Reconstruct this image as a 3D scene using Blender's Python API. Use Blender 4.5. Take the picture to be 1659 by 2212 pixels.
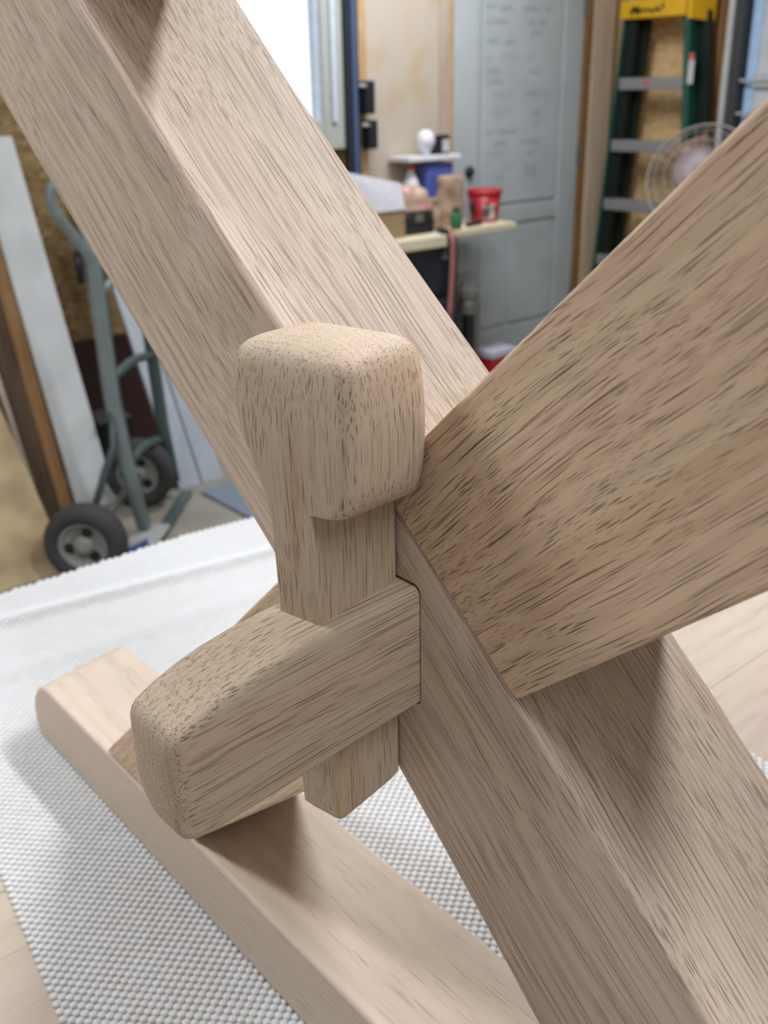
import bpy, bmesh, math, random
import numpy as np
from mathutils import Vector, Matrix, noise as mnoise

for o in list(bpy.data.objects):
    bpy.data.objects.remove(o, do_unlink=True)
SC = bpy.context.scene
COL = SC.collection
R = math.radians
random.seed(4)

# ------------------------------------------------------------------ camera
PITCH = math.atan((1106 - 190) / 2140.0)
ROLL = 0.02
fwd = Vector((0, math.cos(PITCH), -math.sin(PITCH)))
up0 = Vector((0, math.sin(PITCH), math.cos(PITCH)))
rt0 = Vector((1, 0, 0))
cs, sn = math.cos(ROLL), math.sin(ROLL)
rt = cs * rt0 - sn * up0
up = sn * rt0 + cs * up0
cd = bpy.data.cameras.new('camera')
cam = bpy.data.objects.new('camera', cd)
COL.objects.link(cam)
M = Matrix((rt, up, -fwd)).transposed().to_4x4()
M.translation = (0, 0, 1.375)
cam.matrix_world = M
cd.sensor_fit = 'VERTICAL'
cd.sensor_height = 36
cd.sensor_width = 27
cd.lens = 2140 / 2212 * 36
cd.clip_start = 0.01
cd.dof.use_dof = True
cd.dof.focus_distance = 0.45
cd.dof.aperture_fstop = 34.8 / 2.9
SC.camera = cam

# ------------------------------------------------------------------ world, lamps, exposure
w = bpy.data.worlds.new('daylight')
SC.world = w
w.use_nodes = True
bg = w.node_tree.nodes['Background']
bg.inputs[0].default_value = (0.80, 0.90, 1.0, 1)
bg.inputs[1].default_value = 1.8


def lamp(name, loc, sx, sy, power, col, rotz=-50):
    """ceiling fixture or added fill, shining straight down; its long side runs along rotz"""
    d = bpy.data.lights.new(name, 'AREA')
    d.shape = 'RECTANGLE'
    d.size, d.size_y = sx, sy
    d.energy = power
    d.color = col
    o = bpy.data.objects.new(name, d)
    COL.objects.link(o)
    o.location = loc
    o.rotation_euler = (0, 0, R(rotz))
    return o


lamp('shop_light_far', (0.77, 1.15, 2.5), 1.0, 0.14, 34, (0.96, 0.975, 1))
lamp('shop_light_near', (0.62, -0.45, 2.5), 1.1, 0.2, 13, (0.96, 0.975, 1))
lamp('shop_light_left', (-1.3, 1.0, 2.5), 1.1, 0.2, 28, (0.96, 0.975, 1))
lamp('added_fill_wall', (0.45, 4.1, 2.5), 1.2, 0.3, 42, (0.94, 0.97, 1), 40)  # added fill to brighten the door corner, no known fixture there
SC.view_settings.view_transform = 'Standard'
SC.view_settings.look = 'None'
SC.view_settings.gamma = 1
SC.view_settings.use_curve_mapping = False
SC.view_settings.exposure = 0.0


# ------------------------------------------------------------------ materials
class NT:
    def __init__(s, name, rough=0.5, spec=0.4):
        s.m = bpy.data.materials.new(name)
        s.m.use_nodes = True
        s.t = s.m.node_tree
        s.b = s.t.nodes['Principled BSDF']
        s.b.inputs['Roughness'].default_value = rough
        s.b.inputs['Specular IOR Level'].default_value = spec

    def n(s, ty, **kw):
        nd = s.t.nodes.new(ty)
        for k, v in kw.items():
            setattr(nd, k, v)
        return nd

    def l(s, a, b):
        s.t.links.new(a, b)

    def val(s, v, sock):
        if hasattr(v, 'is_linked') or hasattr(v, 'links'):
            s.l(v, sock)
        else:
            sock.default_value = v

    def math(s, op, a, b=0.0, c=None, clamp=False):
        nd = s.n('ShaderNodeMath', operation=op, use_clamp=clamp)
        s.val(a, nd.inputs[0])
        s.val(b, nd.inputs[1])
        if c is not None:
            s.val(c, nd.inputs[2])
        return nd.outputs[0]

    def ss(s, v, lo, hi, a=0.0, b=1.0):
        nd = s.n('ShaderNodeMapRange', interpolation_type='SMOOTHSTEP')
        s.l(v, nd.inputs['Value'])
        nd.inputs['From Min'].default_value = lo
        nd.inputs['From Max'].default_value = hi
        nd.inputs['To Min'].default_value = a
        nd.inputs['To Max'].default_value = b
        return nd.outputs[0]

    def coord(s, scale=(1, 1, 1), loc=(0, 0, 0), src=None):
        if src is None:
            src = s.n('ShaderNodeTexCoord').outputs['Object']
        mp = s.n('ShaderNodeMapping')
        s.l(src, mp.inputs[0])
        mp.inputs['Location'].default_value = loc
        mp.inputs['Scale'].default_value = scale
        return mp.outputs[0]

    def noise(s, vec, scale=1.0, detail=2.0, rough=0.5, dist=0.0):
        nd = s.n('ShaderNodeTexNoise')
        s.l(vec, nd.inputs['Vector'])
        nd.inputs['Scale'].default_value = scale
        nd.inputs['Detail'].default_value = detail
        nd.inputs['Roughness'].default_value = rough
        nd.inputs['Distortion'].default_value = dist
        return nd.outputs['Fac']

    def mix(s, f, a, b, mode='MIX'):
        nd = s.n('ShaderNodeMix', data_type='RGBA', blend_type=mode)
        s.val(f, nd.inputs[0])
        for v, i in ((a, 6), (b, 7)):
            if isinstance(v, tuple):
                nd.inputs[i].default_value = v if len(v) == 4 else (*v, 1)
            else:
                s.l(v, nd.inputs[i])
        return nd.outputs[2]

    def bump(s, h, dist, strength=1.0):
        nd = s.n('ShaderNodeBump')
        s.l(h, nd.inputs['Height'])
        nd.inputs['Distance'].default_value = dist
        nd.inputs['Strength'].default_value = strength
        s.l(nd.outputs[0], s.b.inputs['Normal'])


def plain(name, col, rough=0.5, spec=0.4, metal=0.0, var=0.08, scale=25.0, bump=0.0):
    t = NT(name, rough, spec)
    c = t.coord()
    f = t.noise(c, scale, 3)
    d = tuple(max(0, x * (1 - 2 * var)) for x in col)
    h = tuple(min(1, x * (1 + 2 * var)) for x in col)
    t.l(t.mix(f, d, h), t.b.inputs['Base Color'])
    t.b.inputs['Metallic'].default_value = metal
    if bump:
        t.bump(f, bump)
    return t.m


def oak(name, seed, light=(0.62, 0.52, 0.43), dark=(0.34, 0.245, 0.18), pore=(0.15, 0.095, 0.062),
        pith=(0.03, -0.14), ring=0.0045, pl=14.0, pw=2300.0, thr=0.56, amt=0.8, early_min=0.25, tint=0.5,
        soft=0.10, wob=1.0, fib_amt=0.6, line=0.30, amber=0.0):
    """solid oak: x runs along the grain; growth rings round a far pith; long dark pores gathered in the early wood"""
    t = NT(name, 0.55, 0.28)
    obj = t.n('ShaderNodeTexCoord').outputs['Object']
    sh = t.coord((1, 1, 1), (seed * 1.37, seed * 0.113, seed * 0.071), obj)
    sep = t.n('ShaderNodeSeparateXYZ')
    t.l(obj, sep.inputs[0])
    wnode = t.n('ShaderNodeTexNoise')
    t.l(t.coord((3.2, 9, 9), (0, 0, 0), sh), wnode.inputs['Vector'])
    wnode.inputs['Scale'].default_value = 1
    wnode.inputs['Detail'].default_value = 2.5
    ws = t.n('ShaderNodeSeparateColor')
    t.l(wnode.outputs['Color'], ws.inputs[0])
    dy = t.math('MULTIPLY', t.math('SUBTRACT', ws.outputs[0], 0.5), 0.02 * wob)
    dz = t.math('MULTIPLY', t.math('SUBTRACT', ws.outputs[1], 0.5), 0.02 * wob)
    y = t.math('ADD', sep.outputs[1], dy)
    z = t.math('ADD', sep.outputs[2], dz)
    yy = t.math('SUBTRACT', y, pith[0])
    zz = t.math('SUBTRACT', z, pith[1])
    r = t.math('SQRT', t.math('ADD', t.math('MULTIPLY', yy, yy), t.math('MULTIPLY', zz, zz)))
    rn = t.noise(t.coord((4, 30, 30), (3, 1, 2), sh), 1, 2)
    ph = t.math('ADD', t.math('DIVIDE', r, ring), t.math('MULTIPLY', rn, 1.6))
    fr = t.math('FRACT', ph)
    tri = t.math('ABSOLUTE', t.math('SUBTRACT', t.math('MULTIPLY', fr, 2.0), 1.0))  # 1 at the ring boundary
    early = t.ss(tri, 0.2, 0.9)
    comb = t.n('ShaderNodeCombineXYZ')
    t.l(sep.outputs[0], comb.inputs[0])
    t.l(y, comb.inputs[1])
    t.l(z, comb.inputs[2])
    wv = comb.outputs[0]
    # pores: long thin lens-shaped vessels, two sizes, thinned out where the wood is late
    def vessels(px_, pr, rad, off):
        v = t.n('ShaderNodeTexVoronoi')
        t.l(t.coord((px_, pr, pr), off, wv), v.inputs['Vector'])
        v.inputs['Scale'].default_value = 1
        return t.ss(v.outputs['Distance'], rad * (1 - soft), rad, 1.0, 0.0)
    pm = vessels(pl, pw, thr, (seed * 3.1, seed, 0))
    pm2 = vessels(pl * 1.3, pw * 1.9, thr * 0.95, (seed, 4, seed * 2))
    clump = t.ss(t.noise(t.coord((5, 120, 120), (2, 8, 5), wv), 1, 1.5), 0.40, 0.60)
    gate = t.math('ADD', t.math('MULTIPLY', t.math('MULTIPLY', early, clump), 1 - early_min), early_min)
    pm = t.math('MULTIPLY', pm, t.ss(gate, 0.2, 0.5))
    pmask = t.math('MAXIMUM', t.math('MULTIPLY', pm2, gate), t.math('MULTIPLY', pm, t.math('ADD', t.math('MULTIPLY', gate, 0.5), 0.5)))
    # fibre, bands, hue drift
    fib = t.noise(t.coord((4, 900, 900), (1, 2, 3), wv), 1, 2.5, 0.65)
    band = t.noise(t.coord((1.2, 60, 60), (5, 2, 7), wv), 1, 2.5)
    hue = t.noise(t.coord((1.6, 24, 24), (9, 3, 1), wv), 1, 1)
    lp = (light[0] * 1.03, light[1] * 0.965, light[2] * 0.97)
    lg = (light[0] * 0.98, light[1] * 1.015, light[2] * 0.95)
    c = t.mix(t.ss(hue, 0.35, 0.65), lp, lg)
    c = t.mix(tint, light, c)
    k = t.math('ADD', t.math('MULTIPLY', t.math('SUBTRACT', fib, 0.5), fib_amt),
               t.math('MULTIPLY', t.math('SUBTRACT', band, 0.5), 0.3))
    k = t.math('ADD', t.math('ADD', k, t.math('MULTIPLY', early, line)), 0.04, None, True)
    c = t.mix(k, c, dark)
    if amber:
        am = t.ss(t.noise(t.coord((3.5, 45, 45), (7, 5, 9), wv), 1, 1.5), 0.58, 0.72)
        c = t.mix(t.math('MULTIPLY', am, amber), c, (light[0] * 0.78, light[1] * 0.60, light[2] * 0.36))
    c = t.mix(t.math('MULTIPLY', pmask, amt), c, pore)
    t.l(c, t.b.inputs['Base Color'])
    h = t.math('SUBTRACT', t.math('MULTIPLY', fib, 0.15), pmask)
    t.bump(h, 0.0003, 0.6)
    return t.m


def osb(name, a=(0.34, 0.225, 0.10), b=(0.22, 0.14, 0.06), c=(0.42, 0.30, 0.15)):
    t = NT(name, 0.65, 0.25)
    co = t.coord((1, 1, 1))
    nz = t.n('ShaderNodeTexNoise')
    t.l(co, nz.inputs['Vector'])
    nz.inputs['Scale'].default_value = 9
    ad = t.n('ShaderNodeVectorMath', operation='MULTIPLY_ADD')
    t.l(nz.outputs['Color'], ad.inputs[0])
    ad.inputs[1].default_value = (0.08, 0.08, 0.08)
    t.l(co, ad.inputs[2])
    vo = t.n('ShaderNodeTexVoronoi')
    mp = t.n('ShaderNodeMapping')
    t.l(ad.outputs[0], mp.inputs[0])
    mp.inputs['Scale'].default_value = (7, 12, 12)
    mp.inputs['Rotation'].default_value = (0, 0.5, 0)
    t.l(mp.outputs[0], vo.inputs['Vector'])
    sc = t.n('ShaderNodeSeparateColor')
    t.l(vo.outputs['Color'], sc.inputs[0])
    k = t.mix(t.ss(sc.outputs[0], 0.1, 0.9), b, a)
    k = t.mix(t.ss(sc.outputs[1], 0.55, 0.95), k, c)
    fine = t.noise(t.coord((40, 40, 90)), 1, 3)
    k = t.mix(t.ss(fine, 0.3, 0.75, 0, 0.45), k, b)
    t.l(k, t.b.inputs['Base Color'])
    return t.m


def wood(name, light, dark, sc=(3, 60, 60), rough=0.55):
    t = NT(name, rough, 0.3)
    f = t.noise(t.coord(sc), 1, 3, 0.6, 0.4)
    g = t.noise(t.coord((sc[0] * 3, sc[1] * 7, sc[2] * 7)), 1, 2)
    k = t.math('ADD', t.math('MULTIPLY', f, 0.65), t.math('MULTIPLY', g, 0.35))
    t.l(t.mix(t.ss(k, 0.3, 0.7), light, dark), t.b.inputs['Base Color'])
    return t.m


def blotch(name, base, spot, scale, lo, hi, rough=0.6):
    t = NT(name, rough, 0.3)
    f = t.noise(t.coord(), scale, 2, 0.45)
    t.l(t.mix(t.ss(f, lo, hi), base, spot), t.b.inputs['Base Color'])
    return t.m


OAK_A = oak('oak_leg', 1.3, light=(0.68, 0.57, 0.475), dark=(0.40, 0.295, 0.22), pore=(0.22, 0.14, 0.095), pith=(0.05, -0.16), pl=6, pw=820, thr=0.33,
            amt=0.85, ring=0.0034, early_min=0.55, soft=0.4)
OAK_B = oak('oak_leg_coarse', 4.1, light=(0.75, 0.575, 0.415), dark=(0.46, 0.325, 0.22), pore=(0.135, 0.075, 0.05), pith=(-0.10, 0.05),
            pl=15, pw=1000, thr=0.30, amt=0.95, ring=0.009, early_min=0.62, wob=1.6, soft=0.35, amber=0.2)
OAK_F = oak('oak_foot', 7.7, light=(0.66, 0.55, 0.465), dark=(0.44, 0.33, 0.26), pore=(0.24, 0.16, 0.12), pith=(0.02, -0.11), pl=14, pw=480, thr=0.28,
            amt=0.45, ring=0.006, line=0.15, early_min=0.3, soft=0.5)
OAK_T = oak('oak_tenon', 2.9, light=(0.57, 0.46, 0.35), dark=(0.36, 0.255, 0.18), pore=(0.12, 0.075, 0.05), pith=(0.16, 0.02), pl=6, pw=950, thr=0.33,
            amt=0.85, ring=0.0045, early_min=0.55, soft=0.45, line=0.2)
OAK_W = oak('oak_wedge', 5.6, light=(0.59, 0.48, 0.365), dark=(0.36, 0.255, 0.18), pore=(0.12, 0.07, 0.045), pith=(0.02, 0.12), pl=14, pw=950, thr=0.32,
            amt=0.85, ring=0.004, early_min=0.5, line=0.13, soft=0.45, amber=0.45)
OAK_BENCH = oak('oak_bench', 9.2, light=(0.55, 0.465, 0.395), pith=(0.3, -0.2), pl=8, pw=300, thr=0.28, amt=0.4, ring=0.02, tint=0.3, line=0.1, early_min=0.3, soft=0.5)
PVC = plain('mat_pvc', (0.72, 0.735, 0.75), 0.42, 0.45, 0, 0.02, 60)
OSB = osb('osb_board')
OSB2 = osb('osb_board_light', (0.76, 0.52, 0.26), (0.56, 0.36, 0.16), (0.82, 0.61, 0.35))
CONC = blotch('concrete', (0.26, 0.245, 0.21), (0.33, 0.31, 0.265), 5, 0.35, 0.65, 0.8)
CEIL = plain('ceiling_white', (0.72, 0.71, 0.69), 0.8)
STUD = wood('stud_pine', (0.60, 0.42, 0.25), (0.42, 0.25, 0.12), (30, 30, 2.5))
STUDG = wood('stud_grey', (0.52, 0.44, 0.37), (0.40, 0.31, 0.24), (30, 30, 2.5))
STUDL = wood('stud_light', (0.66, 0.53, 0.41), (0.52, 0.39, 0.27), (30, 30, 2.5))
STUDD = wood('stud_dark', (0.33, 0.18, 0.07), (0.19, 0.095, 0.035), (30, 30, 2.5))
PINEB = wood('pine_board', (0.76, 0.68, 0.50), (0.60, 0.52, 0.36), (3, 40, 40))
PLY = blotch('plywood_sheet', (0.53, 0.41, 0.245), (0.36, 0.26, 0.15), 6, 0.4, 0.68)
PANEL = blotch('faced_insulation', (0.50, 0.43, 0.36), (0.49, 0.38, 0.25), 7, 0.48, 0.74)
DOORW = blotch('door_paint', (0.45, 0.485, 0.505), (0.41, 0.45, 0.47), 4, 0.4, 0.6, 0.45)
DOORG = plain('door_groove', (0.36, 0.375, 0.38), 0.5)
INK = plain('marker_ink', (0.23, 0.28, 0.31), 0.6)
VINYL = plain('window_vinyl', (0.40, 0.415, 0.39), 0.4)
VINYLB = plain('window_vinyl_bright', (0.55, 0.61, 0.70), 0.4)
BLACK = plain('black_plastic', (0.014, 0.015, 0.018), 0.45)
NAVY = plain('navy_steel', (0.022, 0.028, 0.045), 0.4)
BLUE = plain('blue_steel', (0.07, 0.105, 0.20), 0.35)
WHITEB = blotch('white_board_paint', (0.66, 0.69, 0.70), (0.60, 0.62, 0.65), 5, 0.4, 0.6, 0.4)
ORANGE = wood('orange_board', (0.36, 0.20, 0.085), (0.22, 0.115, 0.045), (30, 30, 2.2))
BROWN = wood('brown_board', (0.12, 0.075, 0.04), (0.045, 0.028, 0.016), (30, 30, 2.2))
MAROON = plain('maroon_panel', (0.045, 0.018, 0.02), 0.5)
GREYP = plain('grey_board_paint', (0.42, 0.47, 0.53), 0.45)
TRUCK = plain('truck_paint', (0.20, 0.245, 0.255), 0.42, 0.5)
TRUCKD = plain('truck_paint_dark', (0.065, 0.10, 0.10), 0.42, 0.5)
RUBBER = plain('tyre_rubber', (0.055, 0.055, 0.058), 0.75, 0.3)
HUB = plain('hub_grey', (0.25, 0.255, 0.245), 0.5)
STEEL = plain('galvanised', (0.52, 0.53, 0.54), 0.35, 0.5, 0.3)
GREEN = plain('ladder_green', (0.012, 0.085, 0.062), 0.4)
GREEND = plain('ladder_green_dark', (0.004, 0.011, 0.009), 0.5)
YELLOW = plain('ladder_yellow', (0.72, 0.40, 0.012), 0.45)
ALU = plain('aluminium', (0.27, 0.265, 0.265), 0.4, 0.5, 0.2)
LABELW = plain('label_white', (0.52, 0.50, 0.50), 0.5)
LABELR = plain('label_red', (0.55, 0.10, 0.09), 0.5)
RED = plain('red_plastic', (0.46, 0.022, 0.035), 0.35)
LILAC = plain('lilac_card', (0.56, 0.53, 0.66), 0.6)
CARD = plain('cardboard', (0.33, 0.23, 0.125), 0.75)
CARDL = plain('cardboard_white', (0.62, 0.60, 0.66), 0.7)
PAPER = plain('kraft_paper', (0.40, 0.28, 0.20), 0.75, 0.2, 0, 0.15, 30)
PLASTB = blotch('printed_bag', (0.44, 0.31, 0.24), (0.60, 0.33, 0.30), 14, 0.45, 0.6, 0.4)
GREENB = plain('green_plastic', (0.03, 0.16, 0.06), 0.4)
BLUEB = plain('blue_wrap', (0.085, 0.12, 0.42), 0.4)
WHITE = plain('white_plastic', (0.72, 0.72, 0.78), 0.4)
PINK = plain('pink_strap', (0.45, 0.17, 0.15), 0.6)
GREYM = plain('grey_metal', (0.17, 0.165, 0.155), 0.4, 0.5, 0.3)
DKGREY = plain('dark_grey', (0.045, 0.047, 0.05), 0.5)
PAINTB = plain('blue_grey_sheet', (0.20, 0.25, 0.32), 0.55)
GARAGE = plain('garage_door_white', (0.55, 0.56, 0.60), 0.5)
PALEB = plain('pale_blue_strip', (0.42, 0.60, 0.86), 0.4)
FANG = plain('fan_grey', (0.34, 0.30, 0.29), 0.45)
FANH = blotch('fan_hub', (0.22, 0.165, 0.17), (0.25, 0.19, 0.195), 14, 0.4, 0.6, 0.4)
FANB = plain('fan_blade', (0.24, 0.15, 0.10), 0.4)
FOAMY = blotch('foam_yellow', (0.60, 0.49, 0.30), (0.40, 0.31, 0.17), 14, 0.4, 0.7, 0.8)
GLASS = NT('window_glass')
_t = GLASS
_tr = _t.n('ShaderNodeBsdfTransparent')
_gl = _t.n('ShaderNodeBsdfGlossy')
_gl.inputs['Roughness'].default_value = 0.02
_mx = _t.n('ShaderNodeMixShader')
_mx.inputs[0].default_value = 0.06
_t.l(_tr.outputs[0], _mx.inputs[1])
_t.l(_gl.outputs[0], _mx.inputs[2])
_t.l(_mx.outputs[0], _t.t.nodes['Material Output'].inputs[0])
GLASS = _t.m


# ------------------------------------------------------------------ mesh helpers
class MB:
    def __init__(s):
        s.v, s.f = [], []

    def add(s, vs, fs):
        b = len(s.v)
        s.v += [tuple(x) for x in vs]
        s.f += [tuple(b + i for i in f) for f in fs]
        return s

    def box(s, x0, x1, y0, y1, z0, z1, rot=None, piv=None):
        vs = [Vector((x, y, z)) for x in (x0, x1) for y in (y0, y1) for z in (z0, z1)]
        if rot is not None:
            p = Vector(piv)
            vs = [rot @ (q - p) + p for q in vs]
        return s.add(vs, [(0, 1, 3, 2), (4, 6, 7, 5), (0, 4, 5, 1), (2, 3, 7, 6), (0, 2, 6, 4), (1, 5, 7, 3)])

    def hexa(s, b, t):
        """b, t: four corners each (same winding)"""
        return s.add(list(b) + list(t), [(3, 2, 1, 0), (4, 5, 6, 7)] + [(i, (i + 1) % 4, 4 + (i + 1) % 4, 4 + i) for i in range(4)])

    def rings(s, rings, cap=True, closed=False):
        n = len(rings[0])
        b = len(s.v)
        for r in rings:
            s.v += [tuple(x) for x in r]
        m = len(rings)
        for i in range(m if closed else m - 1):
            j = (i + 1) % m
            for k in range(n):
                s.f.append((b + i * n + k, b + i * n + (k + 1) % n, b + j * n + (k + 1) % n, b + j * n + k))
        if cap and not closed:
            s.f.append(tuple(b + k for k in reversed(range(n))))
            s.f.append(tuple(b + (m - 1) * n + k for k in range(n)))
        return s

    def tube(s, path, r, n=10, closed=False):
        path = [Vector(p) for p in path]
        rs = r if isinstance(r, (list, tuple)) else [r] * len(path)
        rings = []
        prev = None
        m = len(path)
        for i, p in enumerate(path):
            if closed:
                d = path[(i + 1) % m] - path[i - 1]
            else:
                d = path[min(i + 1, m - 1)] - path[max(i - 1, 0)]
            d.normalize()
            if prev is None:
                a = Vector((0, 0, 1)) if abs(d.z) < 0.9 else Vector((1, 0, 0))
            else:
                a = prev
            a = (a - d * a.dot(d)).normalized()
            prev = a
            c = d.cross(a)
            rings.append([p + (a * math.cos(2 * math.pi * k / n) + c * math.sin(2 * math.pi * k / n)) * rs[i] for k in range(n)])
        return s.rings(rings, True, closed)

    def lathe(s, prof, n=24, c=(0, 0, 0), axis=None):
        """prof: (radius, height) list round local z (or a given axis)"""
        q = Vector((0, 0, 1)).rotation_difference(Vector(axis).normalized()) if axis is not None else None
        rings = []
        for r, h in prof:
            ring = []
            for k in range(n):
                a = 2 * math.pi * k / n
                p = Vector((r * math.cos(a), r * math.sin(a), h))
                if q:
                    p = q @ p
                ring.append(p + Vector(c))
            rings.append(ring)
        return s.rings(rings)

    def build(s, name, mat, parent=None, smooth=False, bevel=0.0, seg=2, frame=None, angle=30):
        """frame: 4x4 giving the object's own axes inside the parent (mesh is written in parent axes)"""
        vs = s.v
        if frame is not None:
            inv = frame.inverted()
            vs = [tuple(inv @ Vector(p)) for p in vs]
        me = bpy.data.meshes.new(name)
        me.from_pydata(vs, [], s.f)
        bm = bmesh.new()
        bm.from_mesh(me)
        bmesh.ops.recalc_face_normals(bm, faces=bm.faces)
        bm.to_mesh(me)
        bm.free()
        me.materials.append(mat)
        o = bpy.data.objects.new(name, me)
        COL.objects.link(o)
        if parent is not None:
            o.parent = parent
        if frame is not None:
            o.matrix_local = frame
        if smooth:
            for p in me.polygons:
                p.use_smooth = True
        if bevel:
            md = o.modifiers.new('bevel', 'BEVEL')
            md.width = bevel
            md.segments = seg
            md.limit_method = 'ANGLE'
            md.angle_limit = R(angle)
            for p in me.polygons:
                p.use_smooth = True
            md2 = o.modifiers.new('wn', 'WEIGHTED_NORMAL')
            md2.keep_sharp = True
        return o


def tag(o, label=None, cat=None, group=None, kind=None):
    if label:
        o['label'] = label
    if cat:
        o['category'] = cat
    if group:
        o['group'] = group
    if kind:
        o['kind'] = kind
    return o


def thing(name, label, cat, mat4, group=None):
    o = bpy.data.objects.new(name, None)
    COL.objects.link(o)
    o.empty_display_size = 0.1
    o.matrix_world = mat4
    return tag(o, label, cat, group)


def frame(origin, deg):
    m = Matrix.Rotation(R(deg), 4, 'Z')
    m.translation = origin
    return m


K = Vector((1.33, 5.91, 0))                       # the room's far corner, on the floor
DW = Vector((math.sin(R(50)), math.cos(R(50)), 0))  # along the back wall, to the right
MW = Vector((DW.y, -DW.x, 0))                      # out of the back wall, into the room


def BW(a, off, z=0.0):
    """frame on the back wall: a metres left of the corner, off metres in front; x right, y into the wall"""
    return frame(K - DW * a + MW * off + Vector((0, 0, z)), 40)


def RW(s_, off, z=0.0):
    """frame on the right wall: s metres from the corner towards the camera; x away from the corner, y into the wall"""
    return frame(K + MW * s_ - DW * off + Vector((0, 0, z)), -50)


# ------------------------------------------------------------------ setting
def struct(mb, name, mat, mat4, bevel=0.0, parent=None):
    if parent is None:
        o = mb.build(name, mat, None, False, bevel)
        o.matrix_world = mat4
    else:
        o = mb.build(name, mat, parent, False, bevel)
    o['kind'] = 'structure'
    return o


W0 = BW(0, 0)
R0 = RW(0, 0)
struct(MB().box(-8, 3, -7.5, 3, -0.1, 0), 'floor', CONC, W0)
struct(MB().box(-6.8, 0.1, -6.1, 0.1, 2.62, 2.72), 'ceiling', CEIL, W0)
# back wall with the window opening (a 2.03 .. 2.95, z 1.255 .. 2.15)
wb = MB()
wb.box(-6.8, -2.95, 0.05, 0.1, 0, 2.62)
wb.box(-2.95, -1.92, 0.05, 0.1, 0, 1.14)
wb.box(-2.95, -1.92, 0.05, 0.1, 2.2, 2.62)
wb.box(-1.92, 0.1, 0.05, 0.1, 0, 2.62)
struct(wb, 'wall_back', OSB, W0)
struct(MB().box(-0.1, 6.1, 0.03, 0.1, 0, 2.62), 'wall_right', OSB2, R0)
struct(MB().box(-6.8, 0.1, -6.1, -6.0, 0, 2.62), 'wall_front', CEIL, W0)
struct(MB().box(-6.8, -6.7, -6.0, 0.05, 0, 2.62), 'wall_left', CEIL, W0)
# studs and infill of the back wall
struct(MB().box(-1.84, -1.783, 0.0, 0.05, 0, 2.62), 'trim_1', STUD, W0, 0.003)
struct(MB().box(-1.783, -1.335, 0.012, 0.05, 0, 2.62), 'trim_2', PANEL, W0, 0.004)
struct(MB().box(-1.335, -1.285, 0.0, 0.05, 0, 2.62), 'trim_3', STUDG, W0, 0.003)
struct(MB().box(-1.283, -1.252, 0.005, 0.05, 0, 2.62), 'trim_4', STUD, W0, 0.003)
struct(MB().box(-0.305, -0.245, -0.005, 0.05, 0, 2.62), 'trim_5', STUDD, W0, 0.003)
struct(MB().box(-0.243, -0.07, -0.012, 0.05, 0, 2.62), 'trim_6', STUDL, W0, 0.003)
struct(MB().box(0.568, 0.615, 0.0, 0.03, 0, 2.62), 'trim_7', STUDD, R0, 0.003)
struct(MB().box(-0.06, 0.02, -0.01, 0.03, 0, 2.62), 'trim_8', STUD, R0, 0.003)

# window: vinyl frame, sash, pane
win = struct(MB().box(-2.03, -1.915, 0.0, 0.09, 1.13, 2.25).box(-2.95, -2.03, 0.0, 0.09, 1.13, 1.25)
             .box(-2.95, -2.03, 0.0, 0.09, 2.15, 2.25).box(-3.05, -2.95, 0.0, 0.09, 1.13, 2.25), 'window_1', VINYL, W0, 0.004)
ws_ = MB().box(-1.985, -1.962, -0.012, 0.0, 1.24, 2.2).build('sash_rail', VINYLB, win, False, 0.003)
MB().box(-2.045, -2.025, 0.015, 0.05, 1.25, 2.15).build('sash_edge', VINYLB, win, False, 0.003)
MB().box(-2.95, -2.03, 0.05, 0.056, 1.25, 2.15).build('pane', GLASS, win)
# blurred thing outside: post of a porch seen through the glass
# door: stiles, rails, two recessed panels, knob hole, handwriting
dr = tag(bpy.data.objects.new('door_1', None), kind='structure')
COL.objects.link(dr)
dr.matrix_world = BW(1.248, 0)
MB().box(0, 0.935, 0.014, 0.045, 0.01, 2.05).build('door_slab', DOORW, dr)
MB().box(0, 0.168, 0, 0.014, 0.01, 2.05).box(0.782, 0.935, 0, 0.014, 0.01, 2.05).box(0.168, 0.782, 0, 0.014, 1.93, 2.05) \
    .box(0.168, 0.782, 0, 0.014, 0.01, 0.165).box(0.168, 0.782, 0, 0.014, 0.712, 0.80).build('door_frame', DOORW, dr, False, 0.004)
MB().box(0.192, 0.766, 0.003, 0.014, 0.815, 1.915).build('panel', DOORW, dr, False, 0.004)
MB().box(0.192, 0.40, 0.003, 0.014, 0.185, 0.692).build('panel', DOORW, dr, False, 0.004)
MB().box(0.43, 0.766, 0.003, 0.014, 0.185, 0.692).build('panel', DOORW, dr, False, 0.004)
MB().box(0.166, 0.19, 0.008, 0.0145, 0.80, 1.93).box(0.168, 0.782, 0.008, 0.0145, 0.692, 0.713).build('panel_groove', DOORG, dr)
MB().lathe([(0.0, 0), (0.026, 0), (0.028, 0.008), (0.024, 0.012), (0.023, 0.02), (0.015, 0.026), (0, 0.027)], 20,
           (0.103, 0, 0.985), (0, -1, 0)).build('door_knob', BLACK, dr, True)
rnd = random.Random(11)
ink = MB()


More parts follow.
